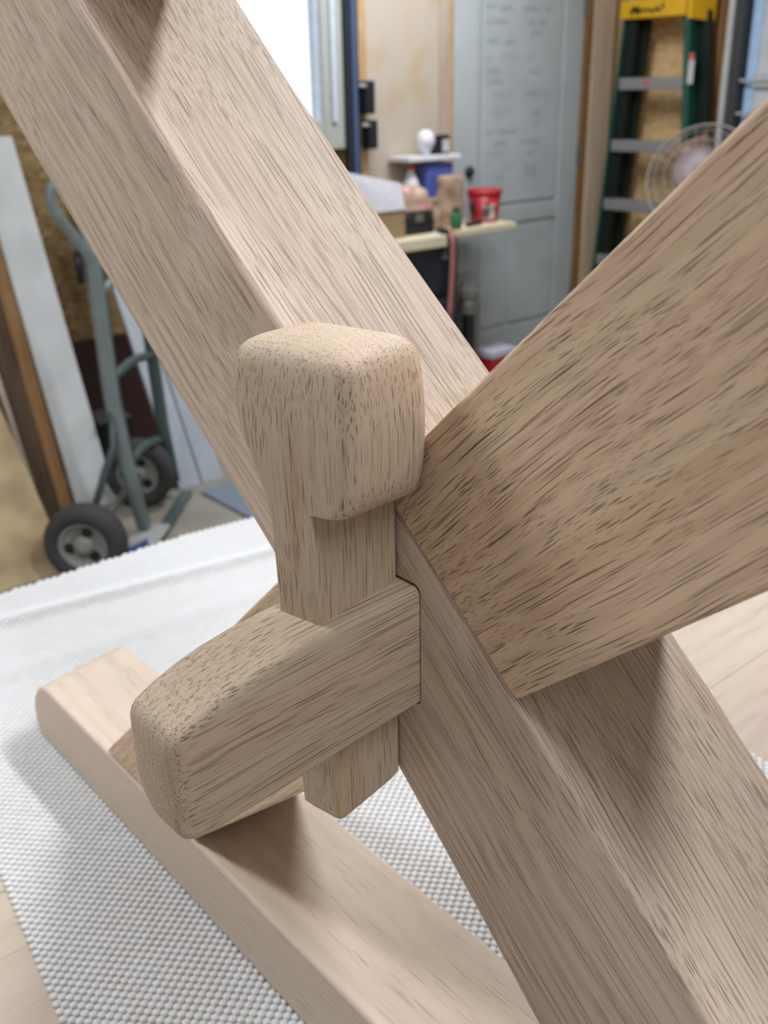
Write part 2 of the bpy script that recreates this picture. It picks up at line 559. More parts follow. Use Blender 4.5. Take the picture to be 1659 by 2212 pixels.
def squiggle(mb, x0, z0, length, h, y=0.0022, wth=0.0035):
    n = max(6, int(length / 0.008))
    pts = []
    ph = rnd.random() * 6
    for i in range(n + 1):
        t = i / n
        pts.append((x0 + length * t + 0.004 * math.sin(ph + i * 2.1), z0 + h * (0.5 * math.sin(ph + i * 1.35) + 0.35 * rnd.uniform(-1, 1)) - 0.0))
    vs, fs = [], []
    for i, (x, z) in enumerate(pts):
        vs += [(x, y, z - wth / 2), (x, y, z + wth / 2)]
        if i:
            b = 2 * i
            fs.append((b - 2, b, b + 1, b - 1))
    # give the strokes a little thickness
    nv = len(vs)
    vs += [(x, y + 0.0009, z) for (x, yy, z) in vs]
    fs += [tuple(nv + k for k in reversed(f)) for f in list(fs)]
    mb.add(vs, fs)


for row, (z0, words) in enumerate([
        (1.725, [(0.205, 0.07), (0.30, 0.09), (0.47, 0.12), (0.62, 0.07)]), (1.66, [(0.21, 0.16), (0.50, 0.06), (0.58, 0.06), (0.69, 0.03)]),
        (1.615, [(0.52, 0.09), (0.66, 0.025)]), (1.575, [(0.22, 0.09), (0.33, 0.10)]), (1.50, [(0.205, 0.06), (0.30, 0.15), (0.50, 0.07)]),
        (1.44, [(0.22, 0.10), (0.52, 0.10)]), (1.395, [(0.23, 0.11)]), (1.34, [(0.26, 0.16), (0.50, 0.12), (0.64, 0.08)]),
        (1.25, [(0.26, 0.06), (0.34, 0.08), (0.55, 0.07)]), (1.20, [(0.56, 0.05)]), (1.165, [(0.22, 0.05), (0.30, 0.16)]),
        (1.11, [(0.28, 0.10), (0.47, 0.18)]), (1.06, [(0.22, 0.12), (0.52, 0.06)]), (0.985, [(0.37, 0.06), (0.50, 0.12)]),
        (0.95, [(0.30, 0.06), (0.51, 0.11)])]):
    for x0, ln in words:
        squiggle(ink, x0, z0 + rnd.uniform(-0.006, 0.006), ln, 0.022)
        if rnd.random() < 0.6:
            squiggle(ink, x0 + 0.01, z0 - 0.008, ln * 0.8, 0.014)
ink.build('handwriting', INK, dr)['label'] = 'faint grey handwritten list'
for zz in (0.28, 1.02, 1.74):
    MB().lathe([(0.008, -0.05), (0.008, 0.05)], 10, (0.945, -0.006, zz)).box(0.925, 0.965, -0.002, 0.004, zz - 0.045, zz + 0.045).build('hinge', GREYM, dr)

# garage door on the right wall
gd = tag(bpy.data.objects.new('door_2', None), kind='structure')
COL.objects.link(gd)
gd.matrix_world = RW(0.84, 0.0)
for i, (z0, z1) in enumerate(((0.02, 0.45), (0.47, 0.90), (0.92, 1.36), (1.39, 1.83), (1.85, 2.28))):
    MB().box(0.0, 2.6, -0.02, 0.02, z0, z1).box(0.06, 2.54, -0.026, -0.02, z0 + 0.06, z1 - 0.06).build('panel', GARAGE, gd, False, 0.006)
MB().box(0.0, 2.6, 0.0, 0.015, 0.44, 1.4).build('panel_seam', STUDG, gd)
MB().box(-0.062, -0.006, -0.012, 0.01, 0.02, 2.28).build('side_gap_daylight', PALEB, gd, False, 0.004)  # pale blue colour stands in for daylight along the garage door's side
trk = MB().box(-0.14, -0.11, -0.10, 0.02, 0.0, 2.4).build('track', STEEL, gd, False, 0.003)
MB().box(-0.11, -0.068, -0.075, 0.02, 0.0, 2.4).build('track_channel', DKGREY, trk, False, 0.003)
for zz in (1.225, 1.375, 0.46, 1.84):
    MB().tube([(-0.10, -0.05, zz), (0.10, -0.05, zz)], 0.008).box(0.0, 0.09, -0.045, -0.02, zz - 0.03, zz + 0.03) \
        .lathe([(0.022, -0.012), (0.022, 0.012)], 14, (-0.085, -0.05, zz), (1, 0, 0)).build('roller_hinge', STEEL, gd)

# foam and yellow insulation squeezed out between the studs of the right wall
tag(MB().box(0.505, 0.568, 0.008, 0.03, 1.0, 2.4).build('trim_9', FOAMY, None, False, 0.005), kind='structure').matrix_world = R0

# ------------------------------------------------------------------ the trestle (the subject)
MATZ = 1.12767 - 0.365                      # height of the mat's upper face
P0 = Vector((0.015458, 0.411083, MATZ))     # below the point where the tenon leaves the leg
TR = thing('trestle_table_base', 'pale oak X-legged trestle base with a wedged through tenon, standing on white mesh mat', 'table base', frame(P0, -50))
ZO = 36.5


def tz(u, w_, z):
    return Vector((u / 100, -w_ / 100, (z + ZO) / 100))


def grain(origin, xdir, zref):
    x = Vector(xdir).normalized()
    z = Vector(zref)
    z = (z - x * z.dot(x)).normalized()
    y = z.cross(x)
    m = Matrix((x, y, z)).transposed().to_4x4()
    m.translation = origin
    return m


def poly(c, xs):
    return [(x, float(np.polyval(c, x))) for x in xs]


cL = [-7e-05, -5.02e-03, -0.89589, -9.60214]
cR = [-1e-04, -1.95e-03, -0.83511, 5.44453]
left = [(-53.6, 34.4)] + poly(cL, np.linspace(-41, 8, 22)) + [(21.8, -29.3)]
ridge = [(-33.2, 34.4)] + poly(cR, np.linspace(-27, 16, 22)) + [(37.2, -29.3)]
TH = 10.9


def slab(mb, a, b, w0, w1):
    """two matching polylines in (u, z) -> solid board from w0 (front) to w1"""
    n = len(a)
    rings = []
    for (p, q) in zip(a, b):
        rings.append([tz(p[0], w0, p[1]), tz(q[0], w0, q[1]), tz(q[0], w1, q[1]), tz(p[0], w1, p[1])])
    return mb.rings(rings)


gA = grain(tz(-2, -5, 0), (0.76, 0, -0.65), (0, -1, 0))
legA = slab(MB(), left, ridge, 0, -TH).build('leg', OAK_A, None, False, 0.0035, 3, None)
# frame for the grain
inv = gA.inverted()
for v in legA.data.vertices:
    v.co = inv @ v.co
legA.parent = TR
legA.matrix_local = gA
# cut the through mortise
cut = MB()


def rrect(u0, u1, z0, z1, r, n=5):
    pts = []
    for cx, cz, a0 in ((u1 - r, z1 - r, 0), (u0 + r, z1 - r, 90), (u0 + r, z0 + r, 180), (u1 - r, z0 + r, 270)):
        for k in range(n + 1):
            a = R(a0 + 90 * k / n)
            pts.append((cx + r * math.cos(a), cz + r * math.sin(a)))
    return pts


mort = rrect(-4.12, 0.13, -3.30, 3.36, 0.45)
cut.rings([[tz(p[0], w_, p[1]) for p in mort] for w_ in (2.0, -2.6)])
co = cut.build('mortise_cutter', OAK_A, None)
for v in co.data.vertices:
    v.co = inv @ v.co
co.parent = TR
co.matrix_local = gA
bo = legA.modifiers.new('mortise', 'BOOLEAN')
bo.operation = 'DIFFERENCE'
bo.object = co
bo.solver = 'EXACT'
bpy.context.view_layer.update()
dg = bpy.context.evaluated_depsgraph_get()
me2 = bpy.data.meshes.new_from_object(legA.evaluated_get(dg))
legA.modifiers.clear()
legA.data = me2
bpy.data.objects.remove(co, do_unlink=True)

# second leg: half lapped, its front face interrupted by the first leg
bt = lambda u: 0.95112 * u + 10.47
bb = lambda u: 0.896 * u - 5.449


def cross_u(fn, cpoly):
    lo, hi = -25, 15
    for _ in range(50):
        mid = (lo + hi) / 2
        if fn(mid) < np.polyval(cpoly, mid):
            lo = mid
        else:
            hi = mid
    return lo


uA, uB = cross_u(bt, cR), cross_u(bb, cR)
uC, uD = cross_u(bt, cL), cross_u(bb, cL)
mbB = MB()
us = np.linspace(0, 1, 12)
slab(mbB, [(uA - 0.05 + t * (25.1 - uA), bt(uA - 0.05 + t * (25.1 - uA))) for t in us],
     [(uB - 0.05 + t * (44.2 - uB), bb(uB - 0.05 + t * (44.2 - uB))) for t in us], 0.0, -TH)
slab(mbB, [(uC + 0.3 + t * (-41.8 - uC), bt(uC + 0.3 + t * (-41.8 - uC))) for t in us],
     [(uD + 0.3 + t * (-26.6 - uD), bb(uD + 0.3 + t * (-26.6 - uD))) for t in us], 0.0, -TH + 0.8)
gB = grain(tz(0, -5, 5), (0.73, 0, 0.68), (0, -1, 0))
mbB.build('leg', OAK_B, TR, False, 0.0022, 3, gB)['label'] = 'leg with coarse dark grain'

# foot on the mat and bearer on top
fp = MB()


def barprofile(z0, z1, ul, ur, rad, skew, flip=False):
    ends = []
    n = 10
    prof = []
    # left end, rounded upper corner with a large radius and small lower one
    for k in range(n + 1):
        a = R(180 - 90 * k / n)
        prof.append((ul + rad + rad * math.cos(a), z1 - rad + rad * math.sin(a)))
    for k in range(n + 1):
        a = R(90 - 90 * k / n)
        prof.append((ur - rad + rad * math.cos(a), z1 - rad + rad * math.sin(a)))
    r2 = 1.6
    for k in range(n + 1):
        a = R(0 - 90 * k / n)
        prof.append((ur - r2 + r2 * math.cos(a), z0 + r2 + r2 * math.sin(a)))
    for k in range(n + 1):
        a = R(270 - 90 * k / n)
        prof.append((ul + r2 + r2 * math.cos(a), z0 + r2 + r2 * math.sin(a)))
    if flip:
        prof = [(u, z0 + z1 - z) for u, z in prof]
    rings = []
    for w_ in np.linspace(0.0, -10.0, 5):
        rings.append([tz(u + skew * w_ * (1 if u < 0 else 0) * (0.3 if u > ul + 10 else 1), w_, z) for u, z in prof])
    return MB().rings(rings)


gF = grain(tz(0, -5, -33), (1, 0, 0), (0, 0, 1))
barprofile(-36.5, -29.3, -59.5, 62, 5.2, 0.22).build('foot', OAK_F, TR, False, 0.004, 3, gF, 50)
gT = grain(tz(0, -5, 34), (1, 0, 0), (0, 0, 1))
barprofile(34.2, 41.4, -60, 60, 5.0, 0, True).build('top_bearer', OAK_F, TR, False, 0.004, 3, gT, 50)

# stretcher: shouldered beam behind the legs, its tenon passing through to the front
YAW = 0.07
st = MB()
rows = []


def rrect4(u0, u1, z0, z1, rt_, rl_, rbl, rbr, n=6):
    pts = []
    for cx, cz, a0, r in ((u1, z1, 0, rt_), (u0, z1, 90, rl_), (u0, z0, 180, rbl), (u1, z0, 270, rbr)):
        sx = -1 if cx == u1 else 1
        sz = -1 if cz == z1 else 1
        for k in range(n + 1):
            a = R(a0 + 90 * k / n)
            pts.append((cx + sx * r + r * math.cos(a), cz + sz * r + r * math.sin(a)))
    return pts


def tring(w_, t0, t1, z0, z1, r, bl=None):
    bl = r if bl is None else bl
    return [tz(-1.95 + u + YAW * max(w_, 0), w_, z) for u, z in rrect4(t0, t1, z0, z1, r, r, bl, r * 0.8)]


spec = [(-2.5, -2.0, 2.0, -3.2, 3.2, 0.35), (0.0, -2.0, 2.0, -3.2, 3.2, 0.40), (2.5, -2.0, 2.0, -3.25, 3.2, 0.42), (5.0, -2.0, 2.0, -3.32, 3.2, 0.45),
        (7.0, -2.0, 2.0, -3.42, 3.18, 0.48), (8.5, -2.0, 2.0, -3.50, 3.08, 0.5, 0.6), (10.0, -2.0, 2.0, -3.55, 2.88, 0.52, 0.8),
        (11.2, -2.0, 2.0, -3.57, 2.62, 0.55, 1.1), (12.2, -1.98, 2.0, -3.55, 2.32, 0.58, 1.4), (12.9, -1.96, 1.98, -3.50, 2.06, 0.6, 1.6),
        (13.3, -1.92, 1.95, -3.42, 1.90, 0.6, 1.65), (13.52, -1.84, 1.87, -3.30, 1.76, 0.6, 1.65), (13.66, -1.72, 1.75, -3.12, 1.60, 0.6, 1.6),
        (13.76, -1.5, 1.5, -2.8, 1.35, 0.55, 1.5), (13.84, -0.9, 0.9, -1.7, 0.6, 0.5, 0.9)]
st.rings([tring(*q) for q in spec])
st2 = MB().rings([[tz(u, w_, z) for u, z in rrect(-4.6, 0.7, -5.0, 5.0, 0.3)] for w_ in (-TH, -105)])
gS = grain(tz(-2, 0, 0), (YAW, -1, 0), (0, 0, 1))
sb = st2.build('stretcher', OAK_T, TR, False, 0.002, 2, gS)
tn = st.build('tenon', OAK_T, sb, True)
gTn = grain(tz(-2, 0, 0), (YAW, -1, 0), (0, 0, 1))
for v in tn.data.vertices:
    v.co = gTn.inverted() @ v.co

# tusk wedge: hammer-shaped peg standing in the tenon
tx = Vector((0.9806, 0.1961, 0))    # thickness axis in (u, -w) = local x, y of the trestle
dx = Vector((0.1961, -0.9806, 0))   # depth axis, towards the front
WB = tz(-1.43, 0.12, 0)


def wp(t, d_, z):
    return WB + tx * (t / 100) + dx * (d_ / 100) + Vector((0, 0, z / 100))


def wring(z, t0, t1, d0, d1, r_fr, r_fl=None, r_b=None, n=6, tilt=0.0):
    """corner radii: front-right, front-left, back; t right positive, d front positive"""
    r_fl = r_fr if r_fl is None else r_fl
    r_b = r_fr if r_b is None else r_b
    pts = []
    for cx, cy, a0, r in ((t1, d1, 0, r_fr), (t0, d1, 90, r_fl), (t0, d0, 180, r_b), (t1, d0, 270, r_b)):
        sx = -1 if cx == t1 else 1
        sy = -1 if cy == d1 else 1
        for k in range(n + 1):
            a = R(a0 + 90 * k / n)
            pts.append((cx + sx * r + r * math.cos(a), cy + sy * r + r * math.sin(a)))
    # subdivide the four straight sides so big faces shade smoothly
    out = []
    m = len(pts)
    for i in range(m):
        out.append(pts[i])
        if i % (n + 1) == n:
            j = (i + 1) % m
            for q in range(1, 6):
                t = q / 6
                out.append((pts[i][0] * (1 - t) + pts[j][0] * t, pts[i][1] * (1 - t) + pts[j][1] * t))
    tl = tilt * max(0.0, min(1.0, (12.0 - z) / 3.5)) if z > 8.45 else tilt * max(0.0, min(1.0, (z - 6.6) / 1.85))
    return [wp(t, d_, z - tl * (1 - d_ / 5.7)) for t, d_ in out]


gW = grain(wp(-1.2, 2.7, 3), (0, 0, 1), tuple(dx))
hspec = [  # z, t_left, t_right, d_back, d_front, r_frontright, r_frontleft, r_back
    (7.60, -2.47, 0.0, 0.0, 5.66, 0.12, 0.15, 0.15),
    (8.05, -2.60, 0.0, 0.0, 5.675, 0.12, 0.25, 0.2),
    (8.50, -2.78, 0.0, 0.0, 5.69, 0.12, 0.4, 0.25),
    (8.515, -2.785, 0.85, 0.0, 5.69, 0.35, 0.4, 0.3),
    (8.58, -2.81, 1.45, 0.0, 5.692, 0.50, 0.42, 1.2),
    (8.78, -2.90, 1.83, 0.02, 5.70, 0.62, 0.48, 1.35),
    (9.15, -3.09, 2.05, 0.04, 5.715, 0.68, 0.58, 1.35),
    (9.7, -3.40, 2.18, 0.05, 5.73, 0.70, 0.72, 1.25),
    (10.4, -3.82, 2.24, 0.05, 5.75, 0.70, 0.9, 1.1),
    (11.3, -4.28, 2.28, 0.05, 5.75, 0.70, 1.0, 1.1),
    (12.2, -4.62, 2.28, 0.05, 5.73, 0.72, 1.1, 1.1),
    (13.1, -4.80, 2.22, 0.07, 5.66, 0.8, 1.2, 1.1),
    (13.9, -4.82, 2.14, 0.10, 5.58, 0.80, 1.2, 1.1),
    (14.5, -4.76, 2.06, 0.16, 5.50, 0.80, 1.2, 1.1),
    (14.85, -4.62, 1.92, 0.28, 5.36, 0.80, 1.2, 1.1),
    (15.1, -4.38, 1.68, 0.50, 5.10, 0.80, 1.15, 1.05),
    (15.25, -4.08, 1.38, 0.80, 4.80, 0.80, 1.1, 1.0),
    (15.34, -3.70, 1.00, 1.15, 4.42, 0.75, 1.0, 0.9),
    (15.40, -3.10, 0.40, 1.60, 3.90, 0.6, 0.8, 0.7),
    (15.43, -2.40, -0.30, 2.10, 3.40, 0.4, 0.5, 0.5),
    (15.44, -1.9, -0.8, 2.4, 3.0, 0.2, 0.2, 0.2)]

shank = [wring(z, -2.4 + q, -q, 0.0 + q, d1 - q, 0.12 if q == 0 else 0.3) for z, d1, q in
         ((-8.75, 4.55, 0.75), (-8.6, 4.6, 0.45), (-8.3, 4.65, 0.2), (-7.9, 4.72, 0.0), (-7.8, 4.73, 0.0), (-3, 5.05, 0), (0, 5.3, 0), (3.2, 5.52, 0), (6, 5.62, 0), (7.0, 5.64, 0))]
wedge = MB().rings(shank + [wring(*q, tilt=0.45) for q in hspec]).build('wedge', OAK_W, TR, True, 0, 2, gW)
wedge['label'] = 'hammer-headed tusk wedge standing in the tenon'
smod = wedge.modifiers.new('es', 'EDGE_SPLIT')
smod.split_angle = R(55)
wmod = wedge.modifiers.new('wn', 'WEIGHTED_NORMAL')
wmod.keep_sharp = True

# ------------------------------------------------------------------ bench and mat
BT_Z = MATZ - 0.003
bench = thing('workbench', 'broad pale oak workbench top reaching under the white mesh mat', 'workbench', frame(Vector((P0.x, P0.y, 0)), -50))
gBn = grain(Vector((-0.2, 0.3, BT_Z - 0.02)), (0, 1, 0), (0, 0, 1))
for i in range(6):
    u0 = -0.845 + i * 0.2233
    MB().box(u0, u0 + 0.2231, -0.95, 1.75, BT_Z - 0.042, BT_Z).build('plank', OAK_BENCH, bench, False, 0.0006, 1, gBn)
for ux in (-0.74, 0.38):
    for vy in (-0.8, 1.6):
        MB().box(ux - 0.05, ux + 0.05, vy - 0.05, vy + 0.05, 0, BT_Z - 0.042).build('leg', STUDG, bench, False, 0.004)
for vy in (-0.83, 1.57):
    MB().box(-0.69, 0.33, vy, vy + 0.06, BT_Z - 0.17, BT_Z - 0.042).build('apron', STUDG, bench)

matr = thing('non_slip_mat', 'white open-mesh non-slip mat spread under the trestle foot', 'mat', frame(P0, -50))
# axes of the weave in trestle (x=u, y=-w): along the mat's length and across
Ld = Vector((0.9916, -0.129, 0)).normalized()
Xd = Vector((0.129, 0.9916, 0)).normalized()
OX = Vector((-0.426, -0.104, 0))        # a point on the mat's near-left edge
PL, PX = 0.0080, 0.00485
bead = []
bf = []
NB = 10
H = 0.0026
for rr, hh in ((1.0, -0.0028), (0.98, -0.0012), (0.70, -0.0003)):
    for k in range(NB):
        a = 2 * math.pi * (k + 0.5) / NB
        bead.append((rr * 0.0030 * math.cos(a), rr * 0.0034 * math.sin(a), hh))
bead.append((0, 0, -0.0001))
for lv in range(2):
    for k in range(NB):
        bf.append((lv * NB + k, lv * NB + (k + 1) % NB, (lv + 1) * NB + (k + 1) % NB, (lv + 1) * NB + k))
tf = [(2 * NB + k, 2 * NB + (k + 1) % NB, 3 * NB) for k in range(NB)]
tri = []
for f in bf:
    tri += [(f[0], f[1], f[2]), (f[0], f[2], f[3])]
tri += tf
bv = np.array(bead)
bt_ = np.array(tri)
rng = np.random.default_rng(3)
cent = []
for j in range(-2, 137):
    for i in range(-70, 92):
        l = i * PL + (PL / 2 if j % 2 else 0)
        x = j * PX
        p = OX + Ld * l + Xd * x
        if p.x < -0.931 or p.x > 0.24 or j < 0:
            continue
        cent.append((p.x, p.y))
cent = np.array(cent)


def sheet(x, y):
    z = np.zeros_like(x)
    # a crease where the mat passes the bench's far edge, and a second faint fold
    c1 = -0.862 + 0.16 * y
    z += 0.0050 * np.exp(-((x - c1) / 0.014) ** 2)
    c2 = -0.610 - 0.21 * (y - 0.19)
    z += 0.0022 * np.exp(-((x - c2) / 0.016) ** 2) * np.clip((y - 0.12) / 0.1, 0, 1)
    c3 = -0.73 + 0.10 * y
    z += 0.0016 * np.exp(-((x - c3) / 0.02) ** 2)
    return z


zc = sheet(cent[:, 0], cent[:, 1])
n = len(cent)
V = np.repeat(bv[None], n, 0)
sc_ = rng.uniform(0.94, 1.04, (n, 1))
lx = V[:, :, 0] * sc_
ly = V[:, :, 1] * sc_
out = np.empty_like(V)
out[:, :, 0] = cent[:, None, 0] + lx * Ld.x + ly * Xd.x
out[:, :, 1] = cent[:, None, 1] + lx * Ld.y + ly * Xd.y
out[:, :, 2] = V[:, :, 2] + zc[:, None]
F = bt_[None] + (np.arange(n) * len(bv))[:, None, None]
me = bpy.data.meshes.new('bead_weave')
vv = out.reshape(-1, 3)
ff = F.reshape(-1, 3)
me.vertices.add(len(vv))
me.vertices.foreach_set('co', vv.astype(np.float32).ravel())
me.loops.add(len(ff) * 3)
me.loops.foreach_set('vertex_index', ff.astype(np.int32).ravel())
me.polygons.add(len(ff))
me.polygons.foreach_set('loop_start', (np.arange(len(ff)) * 3).astype(np.int32))
me.polygons.foreach_set('use_smooth', np.ones(len(ff), bool))
me.update(calc_edges=True)
me.validate()
me.materials.append(PVC)
mo = bpy.data.objects.new('bead_weave', me)
COL.objects.link(mo)
mo.parent = matr
mo['kind'] = 'stuff'

# ------------------------------------------------------------------ step ladder against the right wall
lad = thing('step_ladder', 'green fibreglass step ladder with yellow top cap and grey treads', 'ladder', RW(0.3, 0.15))


def lerp(a, b, t):
    return a + (b - a) * t


def railx(z, side):   # x of the rail's outer edge, measured on the photo's plane
    return lerp(-0.30, -0.165, z / 1.67) if side < 0 else lerp(0.38, 0.235, z / 1.67)


for side in (-1, 1):
    b0, t0 = railx(0, side), railx(1.69, side)
    gw = 0.014 if side < 0 else 0.034
    iw = 0.062 if side < 0 else 0.012
    s_ = 1 if side < 0 else -1
    q = lambda x, y, z: Vector((x, y, z))
    front = MB().hexa([q(b0, -0.02, 0), q(b0 + s_ * gw, -0.02, 0), q(b0 + s_ * gw, 0.07, 0), q(b0, 0.07, 0)],
                      [q(t0, -0.02, 1.69), q(t0 + s_ * gw, -0.02, 1.69), q(t0 + s_ * gw, 0.05, 1.69), q(t0, 0.05, 1.69)])
    rl = front.build('side_rail', GREEN, lad, False, 0.003)
    e = s_ * gw
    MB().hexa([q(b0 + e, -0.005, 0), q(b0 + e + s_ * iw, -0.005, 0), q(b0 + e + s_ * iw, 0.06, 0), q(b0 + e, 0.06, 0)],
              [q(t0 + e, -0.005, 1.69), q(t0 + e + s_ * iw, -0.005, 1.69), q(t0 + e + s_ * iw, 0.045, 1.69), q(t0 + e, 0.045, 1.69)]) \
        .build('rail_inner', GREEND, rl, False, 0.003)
    MB().box(b0 - 0.01, b0 + s_ * 0.06, -0.03, 0.08, 0, 0.03).build('rail_foot', BLACK, rl, False, 0.004)
# rear frame of the closed ladder, seen to the right of the front rail
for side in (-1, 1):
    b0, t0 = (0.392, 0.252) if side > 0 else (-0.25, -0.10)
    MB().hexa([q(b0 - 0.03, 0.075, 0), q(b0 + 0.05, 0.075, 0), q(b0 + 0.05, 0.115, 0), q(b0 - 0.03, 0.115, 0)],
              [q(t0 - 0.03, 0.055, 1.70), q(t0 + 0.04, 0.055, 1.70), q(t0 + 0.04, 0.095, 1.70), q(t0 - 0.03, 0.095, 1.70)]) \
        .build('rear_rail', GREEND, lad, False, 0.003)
for zz in (0.455, 0.76, 1.065, 1.37):
    xa, xb = railx(zz, -1) + 0.03, railx(zz, 1) - 0.03
    tr_ = MB().box(xa, xb, -0.03, 0.05, zz - 0.03, zz + 0.03)
    tr_.build('step', ALU, lad, False, 0.006)
MB().box(0.0, 0.03, -0.0306, -0.03, 1.36, 1.385).build('step_sticker', LABELR, lad)
cap = MB().hexa([q(-0.175, -0.04, 1.675), q(0.215, -0.04, 1.675), q(0.275, 0.12, 1.675), q(-0.15, 0.12, 1.675)],
                [q(-0.175, -0.04, 1.76), q(0.215, -0.04, 1.76), q(0.275, 0.12, 1.76), q(-0.15, 0.12, 1.76)]).build('top_cap', YELLOW, lad, False, 0.006)
MB().hexa([q(0.225, -0.03, 1.66), q(0.245, -0.03, 1.66), q(0.30, 0.10, 1.645), q(0.28, 0.10, 1.645)],
          [q(0.225, -0.03, 1.78), q(0.245, -0.03, 1.78), q(0.30, 0.10, 1.78), q(0.28, 0.10, 1.78)]).build('cap_wing', YELLOW, cap, False, 0.003)
script = MB()
rnd = random.Random(5)
for i in range(4):
    squiggle(script, -0.105, 1.712, 0.055, 0.026, -0.0413, 0.011)
for i in range(2):
    squiggle(script, -0.06, 1.709, 0.12, 0.014, -0.0413, 0.007)
squiggle(script, 0.04, 1.715, 0.055, 0.026, -0.0413, 0.009)
squiggle(script, 0.045, 1.713, 0.05, 0.016, -0.0413, 0.009)
script.build('cap_lettering', BLACK, cap)['label'] = 'blurred black script lettering'
xr = railx(1.43, 1)
stk = MB().box(xr - 0.002, xr + 0.03, -0.024, -0.021, 1.365, 1.475).build('rail_sticker', LABELW, lad)
MB().box(xr - 0.001, xr + 0.026, -0.0245, -0.0215, 1.475, 1.505).build('rail_sticker', LABELR, lad)

# ------------------------------------------------------------------ pedestal fan
fan = thing('pedestal_fan', 'pedestal fan with round wire guard and pinkish grey hub in front of garage door', 'fan', RW(0.90, 0.5))
fc = Vector((0, 0, 0.955))
ax = Vector((0.30, -0.86, 0.42)).normalized()
qf = Vector((0, 0, 1)).rotation_difference(ax)


def fpt(r, a, h):
    return fc + qf @ Vector((r * math.cos(a), r * math.sin(a), h))


g = MB()
for rr, hh in ((0.255, 0.0), (0.252, 0.014)):
    g.tube([fpt(rr, 2 * math.pi * k / 40, hh) for k in range(40)], 0.005, 6, True)
for rr, hh in ((0.21, 0.055), (0.16, 0.072), (0.12, 0.078)):
    g.tube([fpt(rr, 2 * math.pi * k / 36, hh) for k in range(36)], 0.002, 5, True)
for k in range(26):
    a = 2 * math.pi * k / 26
    g.tube([fpt(0.09, a, 0.08), fpt(0.16, a, 0.073), fpt(0.22, a, 0.05), fpt(0.254, a, 0.006), fpt(0.22, a, -0.05), fpt(0.06, a, -0.085)], 0.0013, 4)
g.build('guard', FANG, fan, True)
MB().lathe([(0.0, 0.104), (0.06, 0.102), (0.10, 0.096), (0.115, 0.088), (0.11, 0.078), (0, 0.078)], 28, fc, ax).build('hub_disc', FANH, fan, True)
for k in range(3):
    m = MB()
    a0 = 2 * math.pi * k / 3 + 0.4
    rings = []
    for rr, da, ht in ((0.03, 0.25, 0.02), (0.10, 0.55, 0.03), (0.17, 0.62, 0.034), (0.235, 0.5, 0.03)):
        rings.append([fpt(rr, a0 - da, -ht), fpt(rr, a0 + da, ht), fpt(rr, a0 + da, ht + 0.003), fpt(rr, a0 - da, -ht + 0.003)])
    m.rings(rings).build('blade', FANB, fan, True)
MB().lathe([(0.03, 0.06), (0.035, -0.06), (0.06, -0.08), (0.06, -0.17), (0.03, -0.19)], 20, fc, ax).build('motor', FANG, fan, True)
pb = fc + ax * -0.13
MB().tube([(pb.x, pb.y, 0.03), (pb.x, pb.y, 0.99)], 0.016, 12).lathe([(0.19, 0), (0.19, 0.015), (0.05, 0.04), (0.02, 0.05)], 28, (pb.x, pb.y, 0)).build('stand', FANG, fan, True)

# ------------------------------------------------------------------ blue upright with black clips beside the window
ub = thing('wall_upright', 'dark blue steel upright fixed to the wall beside the window', 'bracket', BW(1.88, 0.0, 1.0))
MB().box(-0.032, 0.036, -0.022, 0.0, 0.0, 1.3).build('backplate', NAVY, ub, False, 0.003)
MB().box(-0.008, 0.018, -0.032, -0.022, 0.0, 1.3).build('rail', BLUE, ub, False, 0.004)
for z0, z1, dx_ in ((0.27, 0.405, 0.040), (0.125, 0.245, 0.052)):
    c_ = MB().box(dx_, dx_ + 0.048, -0.065, -0.002, z0, z1).build('clip', BLACK, ub, False, 0.006)
    MB().tube([(dx_ - 0.01, -0.03, z1 - 0.02), (dx_ + 0.01, -0.06, z1 - 0.02)], 0.009).build('clip_screw', STEEL, c_)

# ------------------------------------------------------------------ shelf bench by the door and what lies on it
cab = thing('tool_cabinet', 'tall black steel cabinet standing under the pine shelf board', 'cabinet', BW(1.69, 0.04))
MB().box(-0.30, 0.16, -0.28, 0.0, 0.02, 0.745).build('cabinet_body', BLACK, cab, False, 0.004)
for i, (z0, z1) in enumerate(((0.05, 0.25), (0.27, 0.48), (0.50, 0.72))):
    dd = MB().box(-0.29, 0.15, -0.295, -0.28, z0, z1).build('drawer', NAVY, cab, False, 0.004)
    MB().box(-0.2, 0.06, -0.31, -0.295, z1 - 0.03, z1 - 0.015).build('drawer_pull', DKGREY, dd, False, 0.002)
MB().box(-0.28, 0.14, -0.26, -0.02, 0.0, 0.02).build('plinth', BLACK, cab)

shelf = tag(MB().box(-0.79, 0.345, -0.30, 0.0, 0.0, 0.028).build('shelf_board', PINEB, None, False, 0.003),
            'long pale pine board lying on the black cabinet, its end towards the door', 'board')
shelf.matrix_world = BW(1.51, 0.05, 0.745)
sb2 = tag(MB().box(-0.34, 0.0, -0.06, 0.0, -0.022, 0.026).build('board_offcut', PINEB, None, False, 0.003),
          'short thick pine offcut along the near edge of the pine shelf board', 'board')
sb2.matrix_world = BW(1.685, 0.353, 0.745)
SH = 0.773

